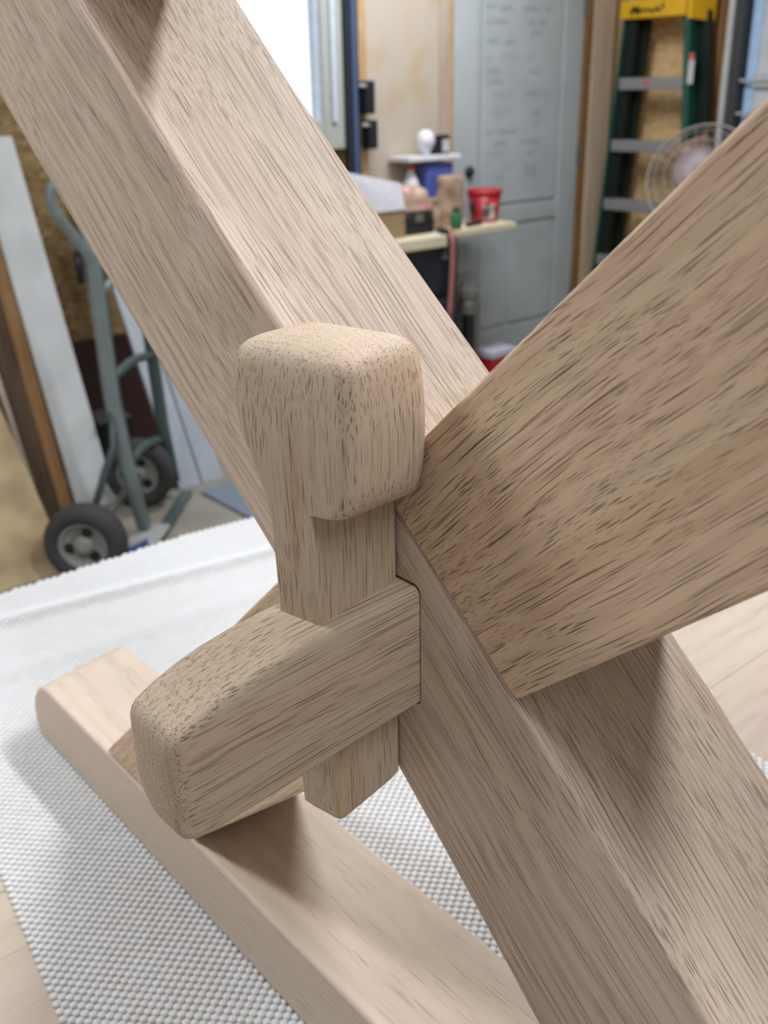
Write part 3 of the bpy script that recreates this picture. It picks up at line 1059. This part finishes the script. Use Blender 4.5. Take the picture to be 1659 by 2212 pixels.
clampt = thing('spring_clamp', 'dark clamp gripping the near edge of the pine shelf board', 'clamp', BW(1.655, 0.351, SH))
MB().box(-0.016, 0.016, -0.020, 0.03, 0.001, 0.02).box(-0.016, 0.016, -0.024, -0.002, -0.08, 0.02).box(-0.016, 0.016, -0.024, -0.004, -0.08, -0.062).build('clamp_frame', DKGREY, clampt, False, 0.003)
MB().tube([(0, -0.014, -0.11), (0, -0.014, -0.082)], 0.008).tube([(-0.02, -0.014, -0.11), (0.02, -0.014, -0.11)], 0.005).build('clamp_screw', GREYM, clampt)
strap = MB()
sp = [(0.0, 0.03, 0.004), (0.0, -0.005, 0.006), (0.0, -0.012, -0.05), (0.002, -0.010, -0.15), (-0.006, -0.012, -0.25), (-0.012, -0.010, -0.34), (-0.016, -0.012, -0.45)]
strap.rings([[Vector(p) + Vector(o_) for o_ in ((-0.016, 0, 0), (0.016, 0, 0), (0.016, 0.003, 0.001), (-0.016, 0.003, 0.001))] for p in sp])
so = tag(strap.build('strap', PINK, None, True), 'pink strap hanging down over the pine shelf edge', 'strap')
so.matrix_world = BW(1.60, 0.352, SH)

# open cardboard box with white inside
cb = thing('cardboard_box', 'open brown cardboard box with its white inner flap standing up', 'box', BW(2.02, 0.14, SH))
MB().box(-0.17, 0.15, -0.2, -0.195, 0, 0.12).box(-0.17, 0.15, -0.005, 0.0, 0, 0.12).box(-0.17, -0.165, -0.195, -0.005, 0, 0.12) \
    .box(0.145, 0.15, -0.195, -0.005, 0, 0.12).box(-0.17, 0.15, -0.2, 0, 0, 0.005).build('box_body', CARD, cb)
MB().hexa([Vector((-0.17, -0.2, 0.12)), Vector((0.15, -0.2, 0.12)), Vector((0.15, -0.205, 0.118)), Vector((-0.17, -0.205, 0.118))],
          [Vector((-0.15, -0.17, 0.288)), Vector((0.15, -0.17, 0.225)), Vector((0.15, -0.175, 0.225)), Vector((-0.15, -0.175, 0.288))]).build('flap', CARDL, cb)


def bag(rx, ry, h, seed, n=28, m=16, crush=0.35):
    mb = MB()
    rings = []
    for i in range(m):
        t = i / (m - 1)
        z = h * t
        k = 1.0 - crush * max(0, t - 0.45) ** 1.2 * 1.6
        ring = []
        for j in range(n):
            a = 2 * math.pi * j / n
            c_, s_ = math.cos(a), math.sin(a)
            e = (abs(c_) ** 3 + abs(s_) ** 3) ** (-1 / 3)
            p = Vector((rx * k * c_ * e, ry * k * s_ * e, z))
            d_ = mnoise.noise(Vector((p.x * 18 + seed, p.y * 18, p.z * 16))) * 0.022 * (0.3 + t)
            p += Vector((c_, s_, 0.3)) * d_
            if i == 0:
                p.z = 0
            ring.append(p)
        rings.append(ring)
    return mb.rings(rings)


b1 = tag(bag(0.092, 0.052, 0.105, 2.0, crush=0.7).build('paper_bag', PLASTB, None, True), 'crumpled tan bag printed pink and orange, lying on the black case', 'bag', 'paper bags on the pine shelf')
b1.matrix_world = BW(1.765, 0.275, SH + 0.100)
bc = thing('black_case', 'low black plastic case under the crumpled tan bag', 'case', BW(1.765, 0.275, SH))
MB().box(-0.09, 0.09, -0.045, 0.055, 0, 0.068).build('case_body', BLACK, bc, False, 0.006)
MB().box(-0.09, 0.09, -0.045, 0.055, 0.07, 0.095).build('case_lid', DKGREY, bc, False, 0.006)
MB().box(-0.03, 0.02, -0.052, -0.045, 0.055, 0.088).build('latch', GREYM, bc, False, 0.002)
b3 = tag(bag(0.035, 0.032, 0.135, 5.0, crush=0.55).build('paper_bag', PAPER, None, True), 'small twisted brown bag between the black case and green bottle', 'bag', 'paper bags on the pine shelf')
b3.matrix_world = BW(1.615, 0.24, SH)
b2 = tag(bag(0.070, 0.040, 0.225, 7.0, crush=0.15).build('paper_bag', PAPER, None, True), 'tall brown paper bag between the crumpled tan bag and the red tub', 'bag', 'paper bags on the pine shelf')
b2.matrix_world = BW(1.465, 0.20, SH)
gb = thing('green_bottle', 'small green plastic bottle in front of the tall brown paper bag', 'bottle', BW(1.535, 0.315, SH))
MB().lathe([(0.0, 0), (0.022, 0.0), (0.025, 0.006), (0.025, 0.06), (0.015, 0.075), (0.014, 0.08)], 18, (0, 0, 0)).build('bottle_body', GREENB, gb, True)
MB().lathe([(0.016, 0.08), (0.016, 0.098), (0.0, 0.1)], 14).build('bottle_cap', DKGREY, gb, True)
rod = tag(MB().tube([(-0.05, 0, 0.012), (0.06, 0.02, 0.012)], 0.012, 10).build('handle_grip', MAROON, None, True), 'dark red tool grip lying between green bottle and red tub', 'tool')
rod.matrix_world = BW(1.40, 0.30, SH)

tub = thing('red_tub', 'bright red plastic tub with a picture label at the shelf end', 'tub', BW(1.235, 0.20, SH))
MB().lathe([(0.0, 0.0), (0.062, 0.0), (0.066, 0.005), (0.080, 0.128)], 32).build('tub_body', RED, tub, True)
MB().lathe([(0.083, 0.126), (0.085, 0.130), (0.085, 0.147), (0.08, 0.150), (0.0, 0.150)], 32).build('tub_lid', RED, tub, True)
lb = MB()
lv = []
for i in range(9):
    a = R(-142 + 52 * i / 8)
    for zz in (0.015, 0.088):
        rr = 0.066 + (0.0145 * zz / 0.128) + 0.0012
        lv.append((rr * math.cos(a), rr * math.sin(a), zz))
lb.add(lv + [(x * 0.985, y * 0.985, z) for x, y, z in lv],
       [(2 * i, 2 * i + 2, 2 * i + 3, 2 * i + 1) for i in range(8)] + [(18 + 2 * i + 1, 18 + 2 * i + 3, 18 + 2 * i + 2, 18 + 2 * i) for i in range(8)])
plb = lb.build('picture_label', blotch('label_picture', (0.55, 0.47, 0.46), (0.10, 0.08, 0.09), 26, 0.47, 0.58), tub, True)
MB().tube([(-0.077, -0.012, 0.105), (-0.098, -0.015, 0.085), (-0.098, -0.015, 0.06), (-0.072, -0.012, 0.04)], 0.010, 10).build('tub_handle', BLACK, tub, True)

# small high shelf with its little things
ss = tag(MB().box(-0.165, 0.165, -0.14, 0.0, 0, 0.022).build('wall_shelf', WHITE, None, False, 0.003),
         'small white wall shelf above the brown bags', 'shelf')
ss.matrix_world = BW(1.50, 0.0, 1.062)
ball = tag(MB().lathe([(0.0, 0), (0.016, 0.0), (0.018, 0.016), (0.03, 0.028), (0.041, 0.048), (0.044, 0.068), (0.038, 0.092), (0.02, 0.108), (0, 0.112)], 22).build('light_bulb', WHITE, None, True),
           'round white bulb standing on the small white wall shelf', 'bulb')
ball.matrix_world = BW(1.512, 0.085, 1.084)
clk = thing('desk_clock', 'small black and white clock box at the right end of wall shelf', 'clock', BW(1.415, 0.08, 1.084))
MB().box(-0.042, 0.042, -0.025, 0.025, 0, 0.085).build('clock_case', BLACK, clk, False, 0.006)
MB().box(-0.010, 0.036, -0.027, -0.025, 0.012, 0.066).build('clock_face', LABELW, clk, False, 0.001)
bp = tag(MB().box(-0.085, 0.085, -0.035, 0.035, 0, 0.275).build('blue_pack', BLUEB, None, False, 0.008), 'deep blue wrapped pack behind the tall brown bag, under the wall shelf', 'pack')
bp.matrix_world = BW(1.45, 0.085, SH)
wbt = thing('spray_bottle', 'white bottle leaning beside the blue pack under the wall shelf', 'bottle', BW(1.605, 0.085, SH))
MB().lathe([(0.0, 0), (0.036, 0), (0.038, 0.01), (0.038, 0.19), (0.018, 0.235), (0.016, 0.25)], 18).build('bottle_body', WHITE, wbt, True)
MB().lathe([(0.017, 0.25), (0.017, 0.272), (0, 0.274)], 14).build('bottle_cap', LABELR, wbt, True)
pbag = tag(bag(0.05, 0.045, 0.09, 11.0).build('plastic_bag', VINYLB, None, True), 'crumpled pale blue plastic bag beside the open cardboard box', 'bag')
pbag.matrix_world = BW(2.26, 0.20, SH + 0.0)
pbag.scale = (1, 1, 3.1)

# canister heater and box on the floor by the door
can = thing('shop_canister', 'grey metal canister with domed wire-mesh top standing by the door', 'canister', BW(1.345, 0.20))
MB().lathe([(0.0, 0.0), (0.060, 0.0), (0.066, 0.01), (0.066, 0.39), (0.058, 0.415)], 28).build('canister_body', GREYM, can, True)
MB().box(-0.062, -0.012, -0.072, -0.03, 0.14, 0.35).build('canister_opening', BLACK, can, False, 0.006)
for k in range(12):
    a = 2 * math.pi * k / 12
    MB().tube([(0.068 * math.cos(a) * math.cos(b_), 0.068 * math.sin(a) * math.cos(b_), 0.465 + 0.085 * math.sin(b_)) for b_ in [R(x) for x in (-35, 0, 25, 50, 75, 88)]], 0.003, 5).build('dome_wire', STEEL, can, True)
for b_ in (0, 30, 58):
    MB().tube([(0.068 * math.cos(R(b_)) * math.cos(2 * math.pi * k / 24), 0.068 * math.cos(R(b_)) * math.sin(2 * math.pi * k / 24), 0.465 + 0.085 * math.sin(R(b_))) for k in range(24)], 0.003, 5, True).build('dome_ring', STEEL, can, True)
MB().lathe([(0.0, 0.41), (0.04, 0.415), (0.048, 0.465), (0.025, 0.51), (0, 0.515)], 18).build('inner_cap', LABELW, can, True)
pk = thing('pink_box', 'low lilac-topped crimson box on the floor at the foot of the door', 'box', BW(1.14, 0.20))
MB().box(-0.09, 0.09, -0.07, 0.07, 0, 0.10).build('box_body', RED, pk, False, 0.003)
MB().box(-0.095, 0.095, -0.075, 0.075, 0.101, 0.135).build('box_lid', LILAC, pk, False, 0.003)

# ------------------------------------------------------------------ boards leaning on the back wall, left
def leaner(name, mat, label, cat, a0, a1, base, top_off, h, th, group=None, bevel=0.003):
    """board between a0 > a1 leaning from 'base' m off the wall to 'top_off' at height h"""
    x0, x1 = -(a0 - a1) / 2, (a0 - a1) / 2
    ang = math.atan2(base - top_off, h)
    L_ = math.hypot(base - top_off, h)
    m = MB().box(x0, x1, 0, th, 0, L_)
    o = m.build(name, mat, None, False, bevel)
    o.matrix_world = BW((a0 + a1) / 2, base) @ Matrix.Rotation(-ang, 4, 'X')
    return tag(o, label, cat, group)


leaner('white_board', WHITEB, 'wide white painted board leaning on the wall left of the hand truck', 'board', 3.555, 3.408, 0.47, 0.01, 1.245, 0.018)
leaner('timber_board', ORANGE, 'orange-brown board leaning between the white board and dark boards', 'board', 3.618, 3.566, 0.46, 0.02, 1.35, 0.03, 'brown boards leaning on the wall')
leaner('timber_board', BROWN, 'dark brown narrow board leaning left of the orange-brown board', 'board', 3.706, 3.624, 0.50, 0.02, 1.30, 0.03, 'brown boards leaning on the wall')
leaner('timber_board', BROWN, 'dark brown board leaning right behind the plywood sheet edge', 'board', 3.766, 3.738, 0.52, 0.02, 1.30, 0.03, 'brown boards leaning on the wall')
leaner('batten', STUDG, 'thin pale batten leaning among the dark brown boards', 'batten', 3.735, 3.715, 0.60, 0.12, 1.1, 0.015)
leaner('plywood_sheet', PLY, 'big knotty plywood sheet leaning at far left near the wheel', 'sheet', 5.0, 3.775, 0.89, 0.06, 0.96, 0.018)
leaner('maroon_panel', MAROON, 'dark maroon panel standing on the floor behind the hand truck', 'panel', 3.42, 3.02, 0.12, 0.06, 0.505, 0.03)
leaner('shelf_plank', GREYP, 'grey-white plank leaning behind the hand truck, left one of two', 'plank', 3.178, 3.085, 0.53, 0.0, 1.05, 0.018, 'grey planks behind the hand truck')
leaner('shelf_plank', GREYP, 'grey-white plank leaning behind the hand truck, right one of two', 'plank', 3.078, 2.985, 0.53, 0.0, 1.05, 0.018, 'grey planks behind the hand truck')

# hand truck
ht = thing('hand_truck', 'grey-green steel hand truck with a black rubber wheel behind the bench', 'hand truck', W0)


def hw(a, off, z):
    return Vector((-a, -off, z))


railL = [hw(3.50, 0.87, 0.06), hw(3.53, 0.86, 0.28), hw(3.547, 0.85, 0.50), hw(3.55, 0.85, 0.82), hw(3.556, 0.85, 0.93), hw(3.56, 0.85, 1.02)]
railR = [hw(3.22, 0.57, 0.06), hw(3.236, 0.56, 0.28), hw(3.24, 0.55, 0.50), hw(3.25, 0.55, 0.82), hw(3.256, 0.55, 0.93), hw(3.26, 0.55, 1.02)]
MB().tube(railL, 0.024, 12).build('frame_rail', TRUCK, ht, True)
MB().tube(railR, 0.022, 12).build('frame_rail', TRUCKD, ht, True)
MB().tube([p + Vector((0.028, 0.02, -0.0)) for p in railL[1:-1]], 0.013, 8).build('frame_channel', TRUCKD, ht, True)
for z0, z1, up_ in ((0.56, 0.53, 0.02), (0.25, 0.22, 0.03), (0.83, 0.81, 0.02)):
    pa, pb_ = hw(3.54, 0.85, z0), hw(3.24, 0.55, z1)
    pts = [pa.lerp(pb_, t) + Vector((0, 0, up_ * math.sin(math.pi * t))) for t in (0, 0.15, 0.35, 0.5, 0.65, 0.85, 1)]
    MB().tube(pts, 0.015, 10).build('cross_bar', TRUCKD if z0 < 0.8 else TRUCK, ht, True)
hp = [hw(3.555, 0.85, 0.90), hw(3.575, 0.86, 0.95), hw(3.612, 0.87, 1.005), hw(3.645, 0.88, 1.055), hw(3.662, 0.88, 1.105), hw(3.65, 0.88, 1.145),
      hw(3.61, 0.86, 1.172), hw(3.54, 0.80, 1.178), hw(3.44, 0.70, 1.172), hw(3.34, 0.60, 1.155), hw(3.30, 0.57, 1.10), hw(3.275, 0.56, 1.0)]
sm = []
for i in range(len(hp) - 1):
    p0, p1, p2, p3 = hp[max(i - 1, 0)], hp[i], hp[i + 1], hp[min(i + 2, len(hp) - 1)]
    for q_ in range(4):
        t = q_ / 4
        sm.append(0.5 * ((2 * p1) + (p2 - p0) * t + (2 * p0 - 5 * p1 + 4 * p2 - p3) * t * t + (3 * p1 - p0 - 3 * p2 + p3) * t ** 3))
sm.append(hp[-1])
hdl = MB().tube(sm, 0.0165, 12).build('handle', TRUCK, ht, True)
MB().tube([hw(3.60, 0.86, 0.955), hw(3.597, 0.86, 0.865)], 0.012, 10).build('handle_strap', BLACK, hdl, True)
wax = Vector((-0.68, -0.73, 0)).normalized()     # axle, pointing to the near left (local x, y)
wc = hw(3.755, 1.0, 0.125)
for cc, nm in ((wc, 'wheel'), (wc - wax * 0.60, 'wheel')):
    whl = MB().lathe([(0.075, -0.035), (0.095, -0.045), (0.115, -0.04), (0.124, -0.02), (0.125, 0.0), (0.124, 0.02), (0.115, 0.04), (0.095, 0.045), (0.076, 0.036), (0.074, 0.0), (0.075, -0.035)], 36, cc, wax)
    wo = whl.build(nm, RUBBER, ht, True)
    hb = MB().lathe([(0.077, 0.02), (0.077, 0.034), (0.068, 0.034), (0.064, 0.022), (0.03, 0.018), (0.028, 0.036), (0.012, 0.04), (0.0, 0.04)], 28, cc, wax)
    ho = hb.build('hub', HUB, wo, True)
    for k in range(3):
        a = 2 * math.pi * k / 3 + 0.5
        qv = Vector((0, 0, 1)).rotation_difference(wax)
        MB().lathe([(0.017, 0.016), (0.017, 0.0245), (0, 0.0245)], 12, cc + qv @ Vector((0.046 * math.cos(a), 0.046 * math.sin(a), 0)), wax).build('hub_hole', BLACK, wo)
MB().tube([wc - wax * 0.04, wc - wax * 0.58], 0.012, 10).build('axle', GREYM, ht, True)
MB().tube([wc - wax * 0.07 + Vector((0, 0, 0.05)), hw(3.575, 0.88, 0.36), hw(3.548, 0.85, 0.50)], 0.012, 8).build('brace', TRUCKD, ht, True)
MB().box(-0.02, 0.16, -0.10, 0.0, 0.035, 0.05).build('toe_bracket', STEEL, ht, False, 0.004, 2, None).matrix_local = Matrix.Translation(hw(3.60, 0.93, 0)) @ Matrix.Rotation(R(45), 4, 'Z')
MB().hexa([hw(3.50, 0.90, 0.012), hw(3.20, 0.58, 0.012), hw(3.17, 0.61, 0.012), hw(3.47, 0.93, 0.012)],
          [hw(3.50, 0.90, 0.020), hw(3.20, 0.58, 0.020), hw(3.17, 0.61, 0.020), hw(3.47, 0.93, 0.020)]).build('toe_plate', TRUCKD, ht)
MB().box(-0.045, 0.045, -0.002, 0.0, 0, 0.04).build('axle_label', BLUEB, ht).matrix_local = Matrix.Translation(hw(3.61, 1.04, 0.05)) @ Matrix.Rotation(R(20), 4, 'Z')

# sheets on the floor
dkb = thing('black_bin', 'low black bin on the floor behind the hand truck cross bar', 'bin', BW(3.335, 0.25))
MB().hexa([Vector((-0.05, -0.12, 0)), Vector((0.05, -0.12, 0)), Vector((0.05, 0.0, 0)), Vector((-0.05, 0.0, 0))],
          [Vector((-0.06, -0.14, 0.27)), Vector((0.06, -0.14, 0.27)), Vector((0.06, 0.0, 0.27)), Vector((-0.06, 0.0, 0.27))]).build('bin_body', BLACK, dkb)
MB().box(-0.064, 0.064, -0.145, 0.004, 0.27, 0.285).build('bin_rim', DKGREY, dkb, False, 0.003)
fs = tag(MB().box(-0.28, 0.26, -0.30, 0.24, 0.0, 0.012).build('floor_sheet', PAINTB, None, False, 0.002), 'blue-grey sheet lying flat on the floor right of the hand truck', 'sheet')
fs.matrix_world = BW(2.86, 0.86, 0.0)
sq = tag(MB().hexa([Vector((-0.16, -0.14, 0)), Vector((0.14, -0.16, 0)), Vector((0.18, 0.12, 0)), Vector((-0.12, 0.14, 0))],
                   [Vector((-0.16, -0.14, 0.03)), Vector((0.14, -0.16, 0.03)), Vector((0.18, 0.12, 0.03)), Vector((-0.12, 0.14, 0.03))]).build('grey_slab', GREYP, None, False, 0.003),
         'grey slab lying on top of the blue-grey floor sheet', 'slab')
sq.matrix_world = BW(2.84, 0.72, 0.012)
